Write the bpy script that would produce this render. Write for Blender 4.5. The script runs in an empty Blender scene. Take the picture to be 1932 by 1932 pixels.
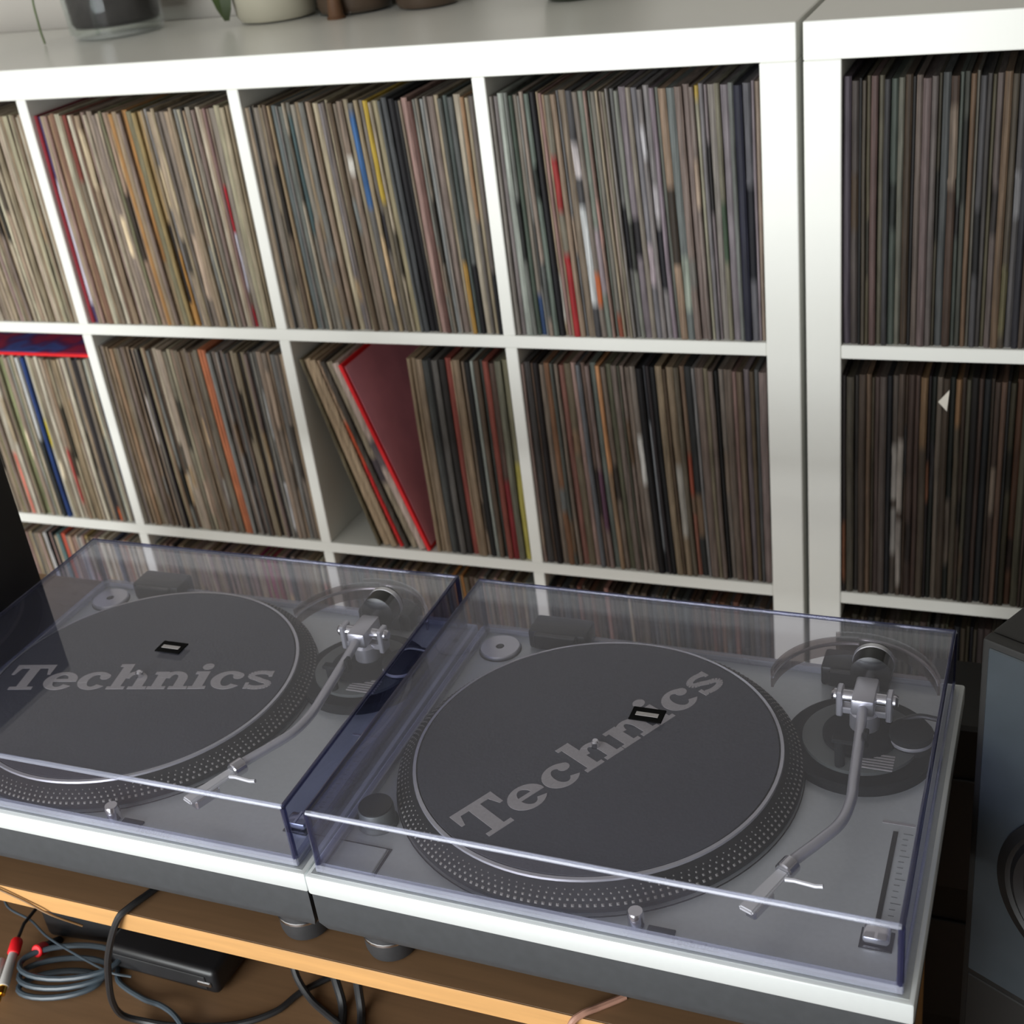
import bpy, bmesh, math, random
from mathutils import Vector, Matrix
PI = math.pi
S = bpy.context.scene
COL = S.collection

# ---------------------------------------------------------------- camera
cam_data = bpy.data.cameras.new('camera')
cam = bpy.data.objects.new('camera', cam_data); COL.objects.link(cam)
ROT = ((0.92644307, 0.35838302, -0.11517307),
       (0.07519564, -0.47598013, -0.87623543),
       (-0.36884799, 0.80312174, -0.46791734))
r, d, f = Vector(ROT[0]), Vector(ROT[1]), Vector(ROT[2])
CAM = Vector((0.283638, -1.521449, 1.729511))
m = Matrix((r, -d, -f)).transposed().to_4x4(); m.translation = CAM
cam.matrix_world = m
cam_data.sensor_width = 36.0
cam_data.lens = 2484.6 / 1932 * 36.0
cam_data.clip_start = 0.05
cam_data.dof.use_dof = True
cam_data.dof.focus_distance = 1.02
cam_data.dof.aperture_fstop = 11.0
S.camera = cam

# ---------------------------------------------------------------- light, exposure
S.view_settings.view_transform = 'Standard'
S.view_settings.look = 'None'
S.view_settings.exposure = 0.0
S.view_settings.gamma = 1.0
S.view_settings.use_curve_mapping = False
world = bpy.data.worlds.new('world'); S.world = world
world.use_nodes = True
bg = world.node_tree.nodes['Background']
bg.inputs['Color'].default_value = (0.80, 0.90, 1.0, 1)
bg.inputs['Strength'].default_value = 0.9

def area_light(name, loc, rot, sx, sy, power, color):
    l = bpy.data.lights.new(name, 'AREA'); l.shape = 'RECTANGLE'
    l.size, l.size_y, l.energy, l.color = sx, sy, power, color
    o = bpy.data.objects.new(name, l); COL.objects.link(o)
    o.location = loc; o.rotation_euler = rot
    return o
# daylight through the window behind the photographer (faces the shelves)
area_light('window_daylight', (-1.15, -3.50, 1.40), (math.radians(90), 0, 0), 2.2, 1.7, 140, (0.97, 1.0, 1.0))

# ---------------------------------------------------------------- materials
def lin(c):
    return tuple(((v / 255) / 12.92 if v / 255 <= 0.04045 else ((v / 255 + 0.055) / 1.055) ** 2.4) for v in c)
MATS = {}
def mat(name, rgb, rough=0.5, metal=0.0, noise=0.0, scale=40.0, stretch=(1, 1, 1), bump=0.0, spec=0.5, coat=0.0):
    if name in MATS: return MATS[name]
    M = bpy.data.materials.new(name); M.use_nodes = True
    nt = M.node_tree; b = nt.nodes['Principled BSDF']
    c = (*lin(rgb), 1)
    b.inputs['Base Color'].default_value = c
    b.inputs['Roughness'].default_value = rough
    b.inputs['Metallic'].default_value = metal
    b.inputs['Specular IOR Level'].default_value = spec
    b.inputs['Coat Weight'].default_value = coat
    if noise or bump:
        tc = nt.nodes.new('ShaderNodeTexCoord'); mp = nt.nodes.new('ShaderNodeMapping')
        mp.inputs['Scale'].default_value = stretch
        nz = nt.nodes.new('ShaderNodeTexNoise'); nz.inputs['Scale'].default_value = scale
        nz.inputs['Detail'].default_value = 4
        nt.links.new(tc.outputs['Object'], mp.inputs['Vector']); nt.links.new(mp.outputs['Vector'], nz.inputs['Vector'])
        if noise:
            mr = nt.nodes.new('ShaderNodeMapRange')
            mr.inputs['From Min'].default_value = 0.3; mr.inputs['From Max'].default_value = 0.7
            mr.inputs['To Min'].default_value = 1 - noise; mr.inputs['To Max'].default_value = 1 + noise
            nt.links.new(nz.outputs['Fac'], mr.inputs['Value'])
            mx = nt.nodes.new('ShaderNodeMix'); mx.data_type = 'RGBA'; mx.blend_type = 'MULTIPLY'
            mx.inputs['Factor'].default_value = 1; mx.inputs[6].default_value = c
            nt.links.new(mr.outputs['Result'], mx.inputs[7]); nt.links.new(mx.outputs[2], b.inputs['Base Color'])
        if bump:
            bp = nt.nodes.new('ShaderNodeBump'); bp.inputs['Strength'].default_value = bump; bp.inputs['Distance'].default_value = 0.002
            nt.links.new(nz.outputs['Fac'], bp.inputs['Height']); nt.links.new(bp.outputs['Normal'], b.inputs['Normal'])
    MATS[name] = M
    return M

WHITE = mat('white_laminate', (233, 233, 227), 0.28, noise=0.015, scale=6)
WALL = mat('wall_paint', (182, 177, 170), 0.9, noise=0.02, scale=3, bump=0.05)
CEIL = mat('ceiling_paint', (176, 174, 170), 0.9, noise=0.01, scale=3)
FLOORM = mat('floor_wood', (92, 68, 48), 0.5, noise=0.2, scale=6, stretch=(1, 12, 1))
BEECH = mat('beech_veneer', (196, 148, 92), 0.5, noise=0.10, scale=9, stretch=(1.0, 14, 14))
SHADED_VENEER = mat('shaded_veneer', (126, 96, 68), 0.55, noise=0.10, scale=9, stretch=(1.0, 14, 14))  # darker than the beech: shade under the turntables is put into the colour
PLATE = mat('silver_paint', (182, 186, 187), 0.42, metal=0.35, noise=0.03, scale=300)
BAND = mat('silver_edge', (222, 226, 226), 0.35, metal=0.25, noise=0.01, scale=200)
RUBBER = mat('black_rubber', (58, 60, 63), 0.62, noise=0.08, scale=120)
FOOTM = mat('foot_rubber', (46, 46, 48), 0.55, noise=0.08, scale=120)
SHELLM = mat('headshell_silver', (214, 214, 214), 0.4, metal=0.2, noise=0.02, scale=90)
CHROME = mat('chrome', (214, 214, 218), 0.18, metal=1.0, noise=0.02, scale=60)
SATIN = mat('satin_aluminium', (196, 196, 202), 0.35, metal=0.75, noise=0.02, scale=90)
FELT = mat('grey_felt', (72, 73, 80), 0.95, noise=0.08, scale=420, bump=0.12, spec=0.1)
PRINT = mat('silver_print', (164, 160, 160), 0.8, noise=0.06, scale=400, spec=0.1)
RIM = mat('platter_rim_black', (24, 25, 26), 0.7, noise=0.05, scale=80, spec=0.2)
DOT = mat('strobe_dot', (126, 123, 118), 0.7, metal=0.0, noise=0.03, scale=60)
ARMBASE = mat('arm_base_black', (24, 26, 27), 0.8, noise=0.06, scale=90, spec=0.2)
ARMGREY = mat('arm_base_grey', (92, 96, 94), 0.5, metal=0.3, noise=0.04, scale=90)
BLACKP = mat('black_plastic', (24, 24, 26), 0.4, noise=0.08, scale=80)
BADGEM = mat('badge_black', (8, 8, 9), 0.8, noise=0.05, scale=90, spec=0.1)
SPKBODY = mat('speaker_black', (20, 19, 18), 0.55, noise=0.1, scale=70)
BAFFLE_SHEEN = mat('baffle_window_sheen', (50, 56, 61), 0.36, noise=0.05, scale=50, spec=0.6)  # bluish window reflection is put into this base colour
CONE = mat('cone_black', (14, 14, 15), 0.5, noise=0.06, scale=90)
CABLE = mat('cable_black', (34, 34, 36), 0.45, noise=0.08, scale=60)
CABLEB = mat('cable_grey_blue', (62, 72, 80), 0.4, noise=0.08, scale=60)
CABLEP = mat('cable_pale', (170, 128, 110), 0.4, noise=0.08, scale=60)
REDP = mat('red_plastic', (225, 32, 40), 0.35, noise=0.04, scale=90)
PLUGM = mat('plug_silver', (205, 203, 200), 0.4, metal=0.3, noise=0.03, scale=90)
GOLD = mat('gold_plating', (228, 176, 80), 0.22, metal=1.0, noise=0.03, scale=90)
LEAF = mat('leaf_green', (44, 58, 20), 0.5, noise=0.2, scale=40)
STEM = mat('stem_green', (88, 104, 62), 0.6, noise=0.15, scale=60)
SOIL = mat('dark_soil', (42, 35, 34), 0.9, noise=0.3, scale=60, bump=0.3)
CREAM = mat('cream_glaze', (168, 163, 146), 0.35, noise=0.04, scale=20)
POTBROWN = mat('brown_glaze', (74, 60, 48), 0.4, noise=0.12, scale=25)
POTGREEN = mat('dark_green_glaze', (58, 62, 48), 0.4, noise=0.12, scale=25)
TERRA = mat('terracotta', (92, 62, 38), 0.7, noise=0.12, scale=40)
PAPER = mat('torn_paper', (214, 208, 196), 0.85, noise=0.05, scale=60)

def pane_mat(name, tint, ior, haze, hazecol, rough=0.02):
    M = bpy.data.materials.new(name); M.use_nodes = True
    nt = M.node_tree; nt.nodes.clear()
    out = nt.nodes.new('ShaderNodeOutputMaterial')
    tr = nt.nodes.new('ShaderNodeBsdfTransparent'); tr.inputs['Color'].default_value = (*tint, 1)
    gl = nt.nodes.new('ShaderNodeBsdfGlossy'); gl.inputs['Roughness'].default_value = rough
    gl.inputs['Color'].default_value = (0.96, 0.96, 1.0, 1)
    df = nt.nodes.new('ShaderNodeBsdfDiffuse'); df.inputs['Color'].default_value = (*hazecol, 1)
    fr = nt.nodes.new('ShaderNodeFresnel'); ge = nt.nodes.new('ShaderNodeNewGeometry')
    im = nt.nodes.new('ShaderNodeMapRange')      # straight-through panes: same reflectance from either side
    im.inputs['To Min'].default_value = ior; im.inputs['To Max'].default_value = 1 / ior
    nt.links.new(ge.outputs['Backfacing'], im.inputs['Value']); nt.links.new(im.outputs['Result'], fr.inputs['IOR'])
    a = nt.nodes.new('ShaderNodeMixShader'); b = nt.nodes.new('ShaderNodeMixShader')
    tc = nt.nodes.new('ShaderNodeTexCoord'); nz = nt.nodes.new('ShaderNodeTexNoise'); nz.inputs['Scale'].default_value = 14
    mr = nt.nodes.new('ShaderNodeMapRange'); mr.inputs['To Min'].default_value = haze * 0.6; mr.inputs['To Max'].default_value = haze * 1.4
    nt.links.new(tc.outputs['Object'], nz.inputs['Vector']); nt.links.new(nz.outputs['Fac'], mr.inputs['Value'])
    nt.links.new(mr.outputs['Result'], a.inputs['Fac'])
    nt.links.new(tr.outputs[0], a.inputs[1]); nt.links.new(df.outputs[0], a.inputs[2])
    nt.links.new(fr.outputs[0], b.inputs['Fac']); nt.links.new(a.outputs[0], b.inputs[1]); nt.links.new(gl.outputs[0], b.inputs[2])
    nt.links.new(b.outputs[0], out.inputs['Surface'])
    MATS[name] = M
    return M
PANE = pane_mat('tinted_acrylic', (0.94, 0.94, 0.965), 1.31, 0.019, (0.48, 0.49, 0.62))
PANESIDE = pane_mat('tinted_acrylic_side', (0.68, 0.70, 0.84), 1.36, 0.03, (0.36, 0.36, 0.55))
PANEGLINT = pane_mat('acrylic_lip_glint', (0.80, 0.82, 0.90), 1.5, 0.30, (0.62, 0.64, 0.74), 0.1)  # pale haze paints the bright highlights of the front edge and lip
PANEEDGE = pane_mat('acrylic_edge', (0.40, 0.41, 0.55), 1.5, 0.16, (0.08, 0.09, 0.20), 0.1)
GLASS = pane_mat('clear_glass', (0.93, 0.95, 0.94), 1.3, 0.006, (0.8, 0.8, 0.8))

# worn card of the record sleeves: the sleeve's own colour (attribute) with fibre streaks
def sleeve_mat():
    M = bpy.data.materials.new('worn_card'); M.use_nodes = True
    nt = M.node_tree; b = nt.nodes['Principled BSDF']
    b.inputs['Roughness'].default_value = 0.62; b.inputs['Specular IOR Level'].default_value = 0.25
    at = nt.nodes.new('ShaderNodeAttribute'); at.attribute_name = 'Col'
    ge = nt.nodes.new('ShaderNodeNewGeometry')
    def nz(scale, detail, lo, hi):
        mp = nt.nodes.new('ShaderNodeMapping'); mp.inputs['Scale'].default_value = scale
        n = nt.nodes.new('ShaderNodeTexNoise'); n.inputs['Scale'].default_value = 1; n.inputs['Detail'].default_value = detail
        r_ = nt.nodes.new('ShaderNodeMapRange'); r_.inputs['From Min'].default_value = 0.3; r_.inputs['From Max'].default_value = 0.7
        r_.inputs['To Min'].default_value = lo; r_.inputs['To Max'].default_value = hi
        nt.links.new(ge.outputs['Position'], mp.inputs['Vector']); nt.links.new(mp.outputs['Vector'], n.inputs['Vector'])
        nt.links.new(n.outputs['Fac'], r_.inputs['Value'])
        return r_.outputs['Result']
    fine = nz((1000, 30, 7), 3, 0.52, 1.46)
    patch = nz((170, 20, 26), 2, 0.80, 1.18)
    mu = nt.nodes.new('ShaderNodeMath'); mu.operation = 'MULTIPLY'
    nt.links.new(fine, mu.inputs[0]); nt.links.new(patch, mu.inputs[1])
    mx = nt.nodes.new('ShaderNodeMix'); mx.data_type = 'RGBA'; mx.blend_type = 'MULTIPLY'; mx.inputs['Factor'].default_value = 1
    nt.links.new(at.outputs['Color'], mx.inputs[6]); nt.links.new(mu.outputs[0], mx.inputs[7])
    nt.links.new(mx.outputs[2], b.inputs['Base Color'])
    return M
CARD = sleeve_mat()

# printed front of the sleeve lying flat: mottled blue, magenta, yellow
def cover_art():
    M = bpy.data.materials.new('mottled_cover'); M.use_nodes = True
    nt = M.node_tree; b = nt.nodes['Principled BSDF']; b.inputs['Roughness'].default_value = 0.4
    tc = nt.nodes.new('ShaderNodeTexCoord')
    n = nt.nodes.new('ShaderNodeTexNoise'); n.inputs['Scale'].default_value = 13; n.inputs['Detail'].default_value = 2
    cr = nt.nodes.new('ShaderNodeValToRGB'); e = cr.color_ramp.elements
    e[0].position = 0.30; e[0].color = (*lin((40, 38, 84)), 1)
    e[1].position = 0.66; e[1].color = (*lin((150, 30, 88)), 1)
    for p, c in ((0.42, (70, 96, 170)), (0.50, (96, 40, 96)), (0.58, (176, 40, 70)), (0.75, (190, 150, 50))):
        q = e.new(p); q.color = (*lin(c), 1)
    nt.links.new(tc.outputs['Object'], n.inputs['Vector']); nt.links.new(n.outputs['Fac'], cr.inputs['Fac'])
    nt.links.new(cr.outputs['Color'], b.inputs['Base Color'])
    return M
ART = cover_art()

# ---------------------------------------------------------------- mesh helpers
class MB:
    """collects shapes, links them as ONE mesh object"""
    def __init__(s): s.v = []; s.f = []; s.mi = []; s.c = None
    def add(s, vs, fs, mi=0):
        n = len(s.v); s.v += [tuple(v) for v in vs]
        for q in fs: s.f.append(tuple(i + n for i in q)); s.mi.append(mi)
        return s
    def box(s, x0, x1, y0, y1, z0, z1, bev=0.0, mi=0, seg=1):
        if bev <= 0:
            vs = [(x, y, z) for z in (z0, z1) for y in (y0, y1) for x in (x0, x1)]
            return s.add(vs, [(0, 2, 3, 1), (4, 5, 7, 6), (0, 1, 5, 4), (2, 6, 7, 3), (0, 4, 6, 2), (1, 3, 7, 5)], mi)
        bm = bmesh.new(); bmesh.ops.create_cube(bm, size=1)
        for v in bm.verts: v.co = Vector(((x0 + x1) / 2 + v.co.x * (x1 - x0), (y0 + y1) / 2 + v.co.y * (y1 - y0), (z0 + z1) / 2 + v.co.z * (z1 - z0)))
        bmesh.ops.bevel(bm, geom=bm.edges[:], offset=bev, segments=seg, affect='EDGES', profile=0.5)
        return s.bm(bm, mi)
    def bm(s, bm, mi=0, M=None):
        bm.verts.index_update()
        s.add([(M @ v.co if M else v.co) for v in bm.verts], [[v.index for v in q.verts] for q in bm.faces], mi)
        bm.free(); return s
    def lathe(s, prof, n=32, c=(0, 0, 0), M=None, mi=0, cap=True):
        vs = []
        for rr, z in prof:
            for k in range(n):
                a = 2 * PI * k / n; p = Vector((rr * math.cos(a), rr * math.sin(a), z))
                if M: p = M @ p
                vs.append(p + Vector(c))
        fs = [(i * n + k, i * n + (k + 1) % n, (i + 1) * n + (k + 1) % n, (i + 1) * n + k) for i in range(len(prof) - 1) for k in range(n)]
        if cap: fs += [tuple(range(n))[::-1], tuple((len(prof) - 1) * n + k for k in range(n))]
        return s.add(vs, fs, mi)
    def tube(s, pts, rad, n=8, mi=0, closed=False):
        P = [Vector(p) for p in pts]; rs = rad if isinstance(rad, (list, tuple)) else [rad] * len(P)
        vs = []; up = None
        for i, p in enumerate(P):
            if closed: t = (P[(i + 1) % len(P)] - P[i - 1]).normalized()
            else: t = (P[min(i + 1, len(P) - 1)] - P[max(i - 1, 0)]).normalized()
            if up is None: up = Vector((0, 0, 1)) if abs(t.z) < 0.9 else Vector((1, 0, 0))
            a = t.cross(up).normalized(); b = a.cross(t).normalized(); up = b
            for k in range(n):
                an = 2 * PI * k / n
                vs.append(p + (a * math.cos(an) + b * math.sin(an)) * rs[i])
        m_ = len(P)
        fs = [(i * n + k, i * n + (k + 1) % n, ((i + 1) % m_) * n + (k + 1) % n, ((i + 1) % m_) * n + k) for i in range(m_ if closed else m_ - 1) for k in range(n)]
        if not closed: fs += [tuple(range(n))[::-1], tuple((m_ - 1) * n + k for k in range(n))]
        return s.add(vs, fs, mi)
    def prism(s, poly, z0, z1, mi=0, M=None):
        n = len(poly)
        vs = [Vector((x, y, z0)) for x, y in poly] + [Vector((x, y, z1)) for x, y in poly]
        if M: vs = [M @ v for v in vs]
        return s.add(vs, [tuple(range(n))[::-1], tuple(range(n, 2 * n))] + [(i, (i + 1) % n, n + (i + 1) % n, n + i) for i in range(n)], mi)
    def mesh(s, name, mats, smooth=35):
        me = bpy.data.meshes.new(name); me.from_pydata(s.v, [], s.f)
        for m_ in (mats if isinstance(mats, (list, tuple)) else [mats]): me.materials.append(m_)
        me.polygons.foreach_set('material_index', s.mi)
        if s.c is not None:
            at = me.color_attributes.new('Col', 'FLOAT_COLOR', 'POINT')
            at.data.foreach_set('color', [w for c in s.c for w in (*c, 1.0)])
        bm = bmesh.new(); bm.from_mesh(me); bmesh.ops.recalc_face_normals(bm, faces=bm.faces); bm.to_mesh(me); bm.free()
        if smooth:
            me.polygons.foreach_set('use_smooth', [True] * len(me.polygons))
            me.set_sharp_from_angle(angle=math.radians(smooth))
        return me
    def build(s, name, mats, parent=None, loc=None, rot=None, smooth=35):
        o = bpy.data.objects.new(name, s.mesh(name, mats, smooth)); COL.objects.link(o)
        if parent: o.parent = parent
        if loc: o.location = loc
        if rot: o.rotation_euler = rot
        return o

def tag(o, label=None, cat=None, group=None, kind=None):
    if label: o['label'] = label
    if cat: o['category'] = cat
    if group: o['group'] = group
    if kind: o['kind'] = kind
    return o
def thing(name, label, cat, loc=(0, 0, 0), rz=0.0, group=None):
    o = bpy.data.objects.new(name, None); COL.objects.link(o)
    o.location = loc; o.rotation_euler = (0, 0, rz); o.empty_display_size = 0.05
    return tag(o, label, cat, group)
def copy_tree(o, parent=None):
    c = o.copy(); COL.objects.link(c); c.parent = parent
    for ch in list(o.children): copy_tree(ch, c)
    return c
def spline(pts, n=8):
    P = [Vector(p) for p in pts]; P = [2 * P[0] - P[1]] + P + [2 * P[-1] - P[-2]]; out = []
    for i in range(1, len(P) - 2):
        for k in range(n):
            t = k / n; a, b, c, d_ = P[i - 1:i + 3]
            out.append(0.5 * ((2 * b) + (c - a) * t + (2 * a - 5 * b + 4 * c - d_) * t * t + (3 * b - a - 3 * c + d_) * t ** 3))
    out.append(P[-2]); return out

# ---------------------------------------------------------------- the room
def structure(o): return tag(o, kind='structure')
XL, XR, YF, YB, ZC = -2.7, 2.5, -3.7, 0.41, 2.55
structure(MB().box(XL - .1, XR + .1, YF - .1, YB + .1, -0.06, 0).build('floor', FLOORM))
structure(MB().box(XL - .1, XR + .1, YF - .1, YB + .1, ZC, ZC + .06).build('ceiling', CEIL))
structure(MB().box(XL - .1, XR + .1, YB, YB + .1, 0, ZC).build('wall_back', WALL))
structure(MB().box(XL - .1, XL, YF, YB, 0, ZC).build('wall_left', WALL))
structure(MB().box(XR, XR + .1, YF, YB, 0, ZC).build('wall_right', WALL))
wx0, wx1, wz0, wz1 = -2.3, 0.0, 0.5, 2.3
wf = MB().box(XL - .1, wx0, YF - .1, YF, 0, ZC).box(wx1, XR + .1, YF - .1, YF, 0, ZC)
wf.box(wx0, wx1, YF - .1, YF, 0, wz0).box(wx0, wx1, YF - .1, YF, wz1, ZC)
structure(wf.build('wall_front', WALL))
win = structure(MB().box(wx0, wx1, YF - .08, YF - .02, wz0, wz0 + .06).box(wx0, wx1, YF - .08, YF - .02, wz1 - .06, wz1)
                .box(wx0, wx0 + .06, YF - .08, YF - .02, wz0, wz1).box(wx1 - .06, wx1, YF - .08, YF - .02, wz0, wz1)
                .box(-1.18, -1.12, YF - .08, YF - .02, wz0, wz1).build('window_1', WHITE))
for x0, x1 in ((wx0 + .06, -1.18), (-1.12, wx1 - .06)):
    MB().box(x0, x1, YF - .055, YF - .049, wz0 + .06, wz1 - .06).build('pane', GLASS, win)

# ---------------------------------------------------------------- bookcases
TO, TI, C, TOP, DEP = 0.0417, 0.0176, 0.335, 1.49, 0.39
PITCH = C + TI
def cell_x(col):      # left inner edge of column 1..4 in the left bookcase
    return -TO - (4 - col) * PITCH - C
def cell_z(row):      # floor of row 1..4
    return TOP - TO - (row - 1) * PITCH - C
def bookcase(label, x_left, ncol, y=0.0):
    W = 2 * TO + ncol * C + (ncol - 1) * TI
    t = thing('bookcase', label, 'bookcase', (x_left, y, 0))
    B = 0.0012
    MB().box(0, W, 0, DEP, TOP - TO, TOP, B).build('top_panel', WHITE, t)
    MB().box(0, W, 0, DEP, 0, TO, B).build('bottom_panel', WHITE, t)
    MB().box(0, TO, 0, DEP, TO, TOP - TO, B).build('side_panel', WHITE, t)
    MB().box(W - TO, W, 0, DEP, TO, TOP - TO, B).build('side_panel', WHITE, t)
    for k in range(3):
        z = cell_z(k + 1)
        MB().box(TO, W - TO, 0.001, DEP, z - TI, z, B).build('shelf', WHITE, t)
    for r_ in range(1, 5):
        z = cell_z(r_)
        for k in range(1, ncol):
            x = TO + k * C + (k - 1) * TI
            MB().box(x, x + TI, 0.0005, DEP, z, z + C, B).build('divider', WHITE, t)
    return t
LEFT_W = 2 * TO + 4 * C + 3 * TI
bookcase('white cube bookcase full of records behind both turntables', -LEFT_W, 4)
RX = 0.0075
bookcase('white cube bookcase of dark records at the right edge', RX, 2, -0.001)

# ---------------------------------------------------------------- records
PAL = {'tan': (150, 128, 100), 'beige': (168, 152, 126), 'taupe': (130, 114, 100), 'brown': (106, 86, 68), 'grey': (126, 122, 116),
       'slate': (98, 100, 98), 'charcoal': (58, 54, 54), 'olive': (118, 110, 80), 'black': (30, 28, 30), 'rose': (148, 116, 108),
       'cream': (192, 180, 156), 'rust': (138, 88, 62), 'mauve': (124, 113, 117), 'grey-green': (108, 113, 104), 'blue-grey': (92, 100, 112)}
def ordinal(n):
    return f"{n}{'th' if 10 <= n % 100 <= 20 else {1: 'st', 2: 'nd', 3: 'rd'}.get(n % 10, 'th')}"
def sleeve_geo(mb, w, h, zones, base, lean, wt, rnd, depth=0.312, y0=0.0, org=(0, 0, 0), mi=0):
    """one record sleeve: worn, slightly wavy; local x 0..w, front at y0, z 0..h; colour bands up its edge"""
    cuts = {0.0, 1.0, 0.3, 0.65}
    for z0, z1, _ in zones:
        for q in (z0, z1):
            if 0 < q < 1: cuts |= {max(0, q - .022), min(1, q + .022)}
    lv = sorted(cuts)
    def colour(t):
        for z0, z1, c in zones:
            if z0 <= t <= z1: return lin(c)
        return lin(base)
    vs, cs = [], []
    amp = min(0.0006, w * .08)
    for t in lv:
        x0 = org[0] + lean * t + (rnd.uniform(-amp, amp) if 0 < t < 1 else 0)
        ww = w + (wt - w) * t
        z = org[2] + h * t
        fr = 0.0012 if t in (0.0, 1.0) else 0.0
        for px, py in ((0, .0016 + fr), (ww * .28, fr), (ww * .72, fr), (ww, .0016 + fr), (ww, depth), (0, depth)):
            vs.append((x0 + px, org[1] + y0 + py, z)); cs.append(colour(t))
    n = 6; fs = []
    for i in range(len(lv) - 1):
        for k in range(n): fs.append((i * n + k, i * n + (k + 1) % n, (i + 1) * n + (k + 1) % n, (i + 1) * n + k))
    fs += [tuple(range(n))[::-1], tuple((len(lv) - 1) * n + k for k in range(n))]
    if mb.c is None: mb.c = []
    mb.add(vs, fs, mi); mb.c += cs

stuff = MB()         # the sleeves past the 300 that show largest
N_REC = [0]
def muted(c, k=0.76, s=1.0):
    v_ = sum(c) / 3; return tuple((v_ + (v - v_) * k) * s for v in c)
def mixc(c, s, rnd, j=10):
    g = rnd.uniform(-j, j)
    s *= 0.92; c = muted(c)
    return tuple(max(6, min(245, v * s + g + rnd.uniform(-3, 3))) for v in c)
def fill(x0, zf, n, weights, scale, specials=(), where=None, u0=0.0, u1=C, lean=0.013, hmax=0.315, yf=0.0, dark=0.16, seed=1, vis=1.0, group=None, prefix='', hmin=0.309):
    """packs a compartment with sleeves; those named (where) are single things, the rest go to the joined mesh"""
    rnd = random.Random(seed)
    ws = [rnd.uniform(0.55, 1.45) for _ in range(n)]
    tot = sum(ws); span = u1 - u0 - 0.003
    ws = [w / tot * span for w in ws]
    names = [k for k, q in weights for _ in range(q)]
    cen = []; a = u0 + 0.0015
    for w in ws: cen.append(a + w / 2); a += w
    spec = {}
    for sp in specials:
        i = min((j for j in range(n) if j not in spec), key=lambda j: abs(cen[j] - sp[0] * C))
        spec[i] = sp
    def top(u): return u - lean * math.sin(PI * min(1, max(0, (u - u0) / (u1 - u0)))) ** 0.8
    a = u0 + 0.0015
    for i, w in enumerate(ws):
        nm = rnd.choice(names); base = mixc(PAL[nm], scale, rnd)
        zones = []
        if rnd.random() < dark:
            q = rnd.uniform(.1, .6); k = rnd.uniform(.35, .6); zones.append((q, q + rnd.uniform(.12, .35), tuple(v * k for v in base)))
        elif rnd.random() < 0.3:
            q = rnd.uniform(.05, .7); k = rnd.uniform(.8, 1.3); g = PAL[rnd.choice(names)]
            zones.append((q, q + rnd.uniform(.1, .3), tuple(min(240, v * scale * k) for v in g)))
        desc = prefix + nm
        h = rnd.uniform(hmin, hmax); rec = rnd.uniform(0.002, 0.008)
        if i in spec:
            sp = spec[i]; desc = sp[1]
            base = muted(sp[2], .8, .92)
            zones = [(q0, q1, muted(qc, .82, .9)) for q0, q1, qc in (sp[3] if len(sp) > 3 else [])]
        gap = min(0.0006, w * 0.12)
        tx0, tx1 = top(a), top(a + w)
        ln, wt = tx0 - a, tx1 - tx0 - gap
        if where and a / C < vis:
            mb = MB(); sleeve_geo(mb, w - gap, h, zones, base, ln, wt, rnd)
            o = mb.build('record_sleeve', CARD, loc=(x0 + a, yf + rec, zf + 0.0003), smooth=0)
            tag(o, f'{desc} record sleeve, {ordinal(i + 1)} from left {where}', 'record', group)
            N_REC[0] += 1
            if i in spec and len(spec[i]) > 4: spec[i][4](o, w - gap, h)
        else:
            sleeve_geo(stuff, w - gap, h, zones, base, ln, wt, rnd, org=(x0 + a, yf + rec, zf + 0.0003))
        a += w

RED, WHT, BLK = (176, 34, 38), (205, 202, 200), (24, 22, 26)
# top row of the left bookcase
fill(cell_x(4), cell_z(1), 52, [('grey', 4), ('taupe', 5), ('mauve', 2), ('slate', 2), ('tan', 3), ('grey-green', 2), ('beige', 1), ('rose', 1)], 0.98, [
    (.05, 'pale grey-green', (150, 156, 146)), (.09, 'dark green', (66, 78, 66)), (.10, 'blue-footed', (118, 108, 96), [(0, .18, (40, 66, 110))]),
    (.20, 'black', BLK), (.23, 'dusty rose', (150, 112, 104)),
    (.27, 'red-banded', (116, 108, 92), [(0, .36, RED), (.54, .76, (160, 40, 38))]),
    (.345, 'white-edged', (70, 68, 70), [(.14, .55, (196, 198, 198)), (.66, .8, (190, 180, 180))]),
    (.375, 'orange-flecked', (120, 108, 98), [(.14, .28, (196, 92, 44))]), (.43, 'rust-footed', (110, 104, 94), [(0, .1, (150, 74, 52))]),
    (.50, 'black-waisted', (96, 94, 92), [(.3, .55, BLK)]), (.55, 'black-waisted', (118, 106, 112), [(.34, .5, (40, 36, 40))]),
    (.60, 'white-flecked', (122, 114, 112), [(.74, .86, (176, 172, 176))]), (.625, 'grey', (126, 120, 120), [(.5, .62, (178, 170, 174)), (.2, .46, (34, 32, 38))]),
    (.80, 'yellow-topped', (140, 134, 112), [(.95, 1.0, (190, 156, 60))]), (.86, 'green-banded', (118, 112, 92), [(.32, .56, (62, 82, 60))]),
    (.94, 'navy', (38, 38, 54)), (.96, 'black-waisted', (92, 90, 96), [(.25, .62, (28, 28, 36))]), (.985, 'tan', (140, 120, 104))],
    'in top row compartment left of the bookcase gap', group='records in the top row beside the gap', seed=11)
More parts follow.
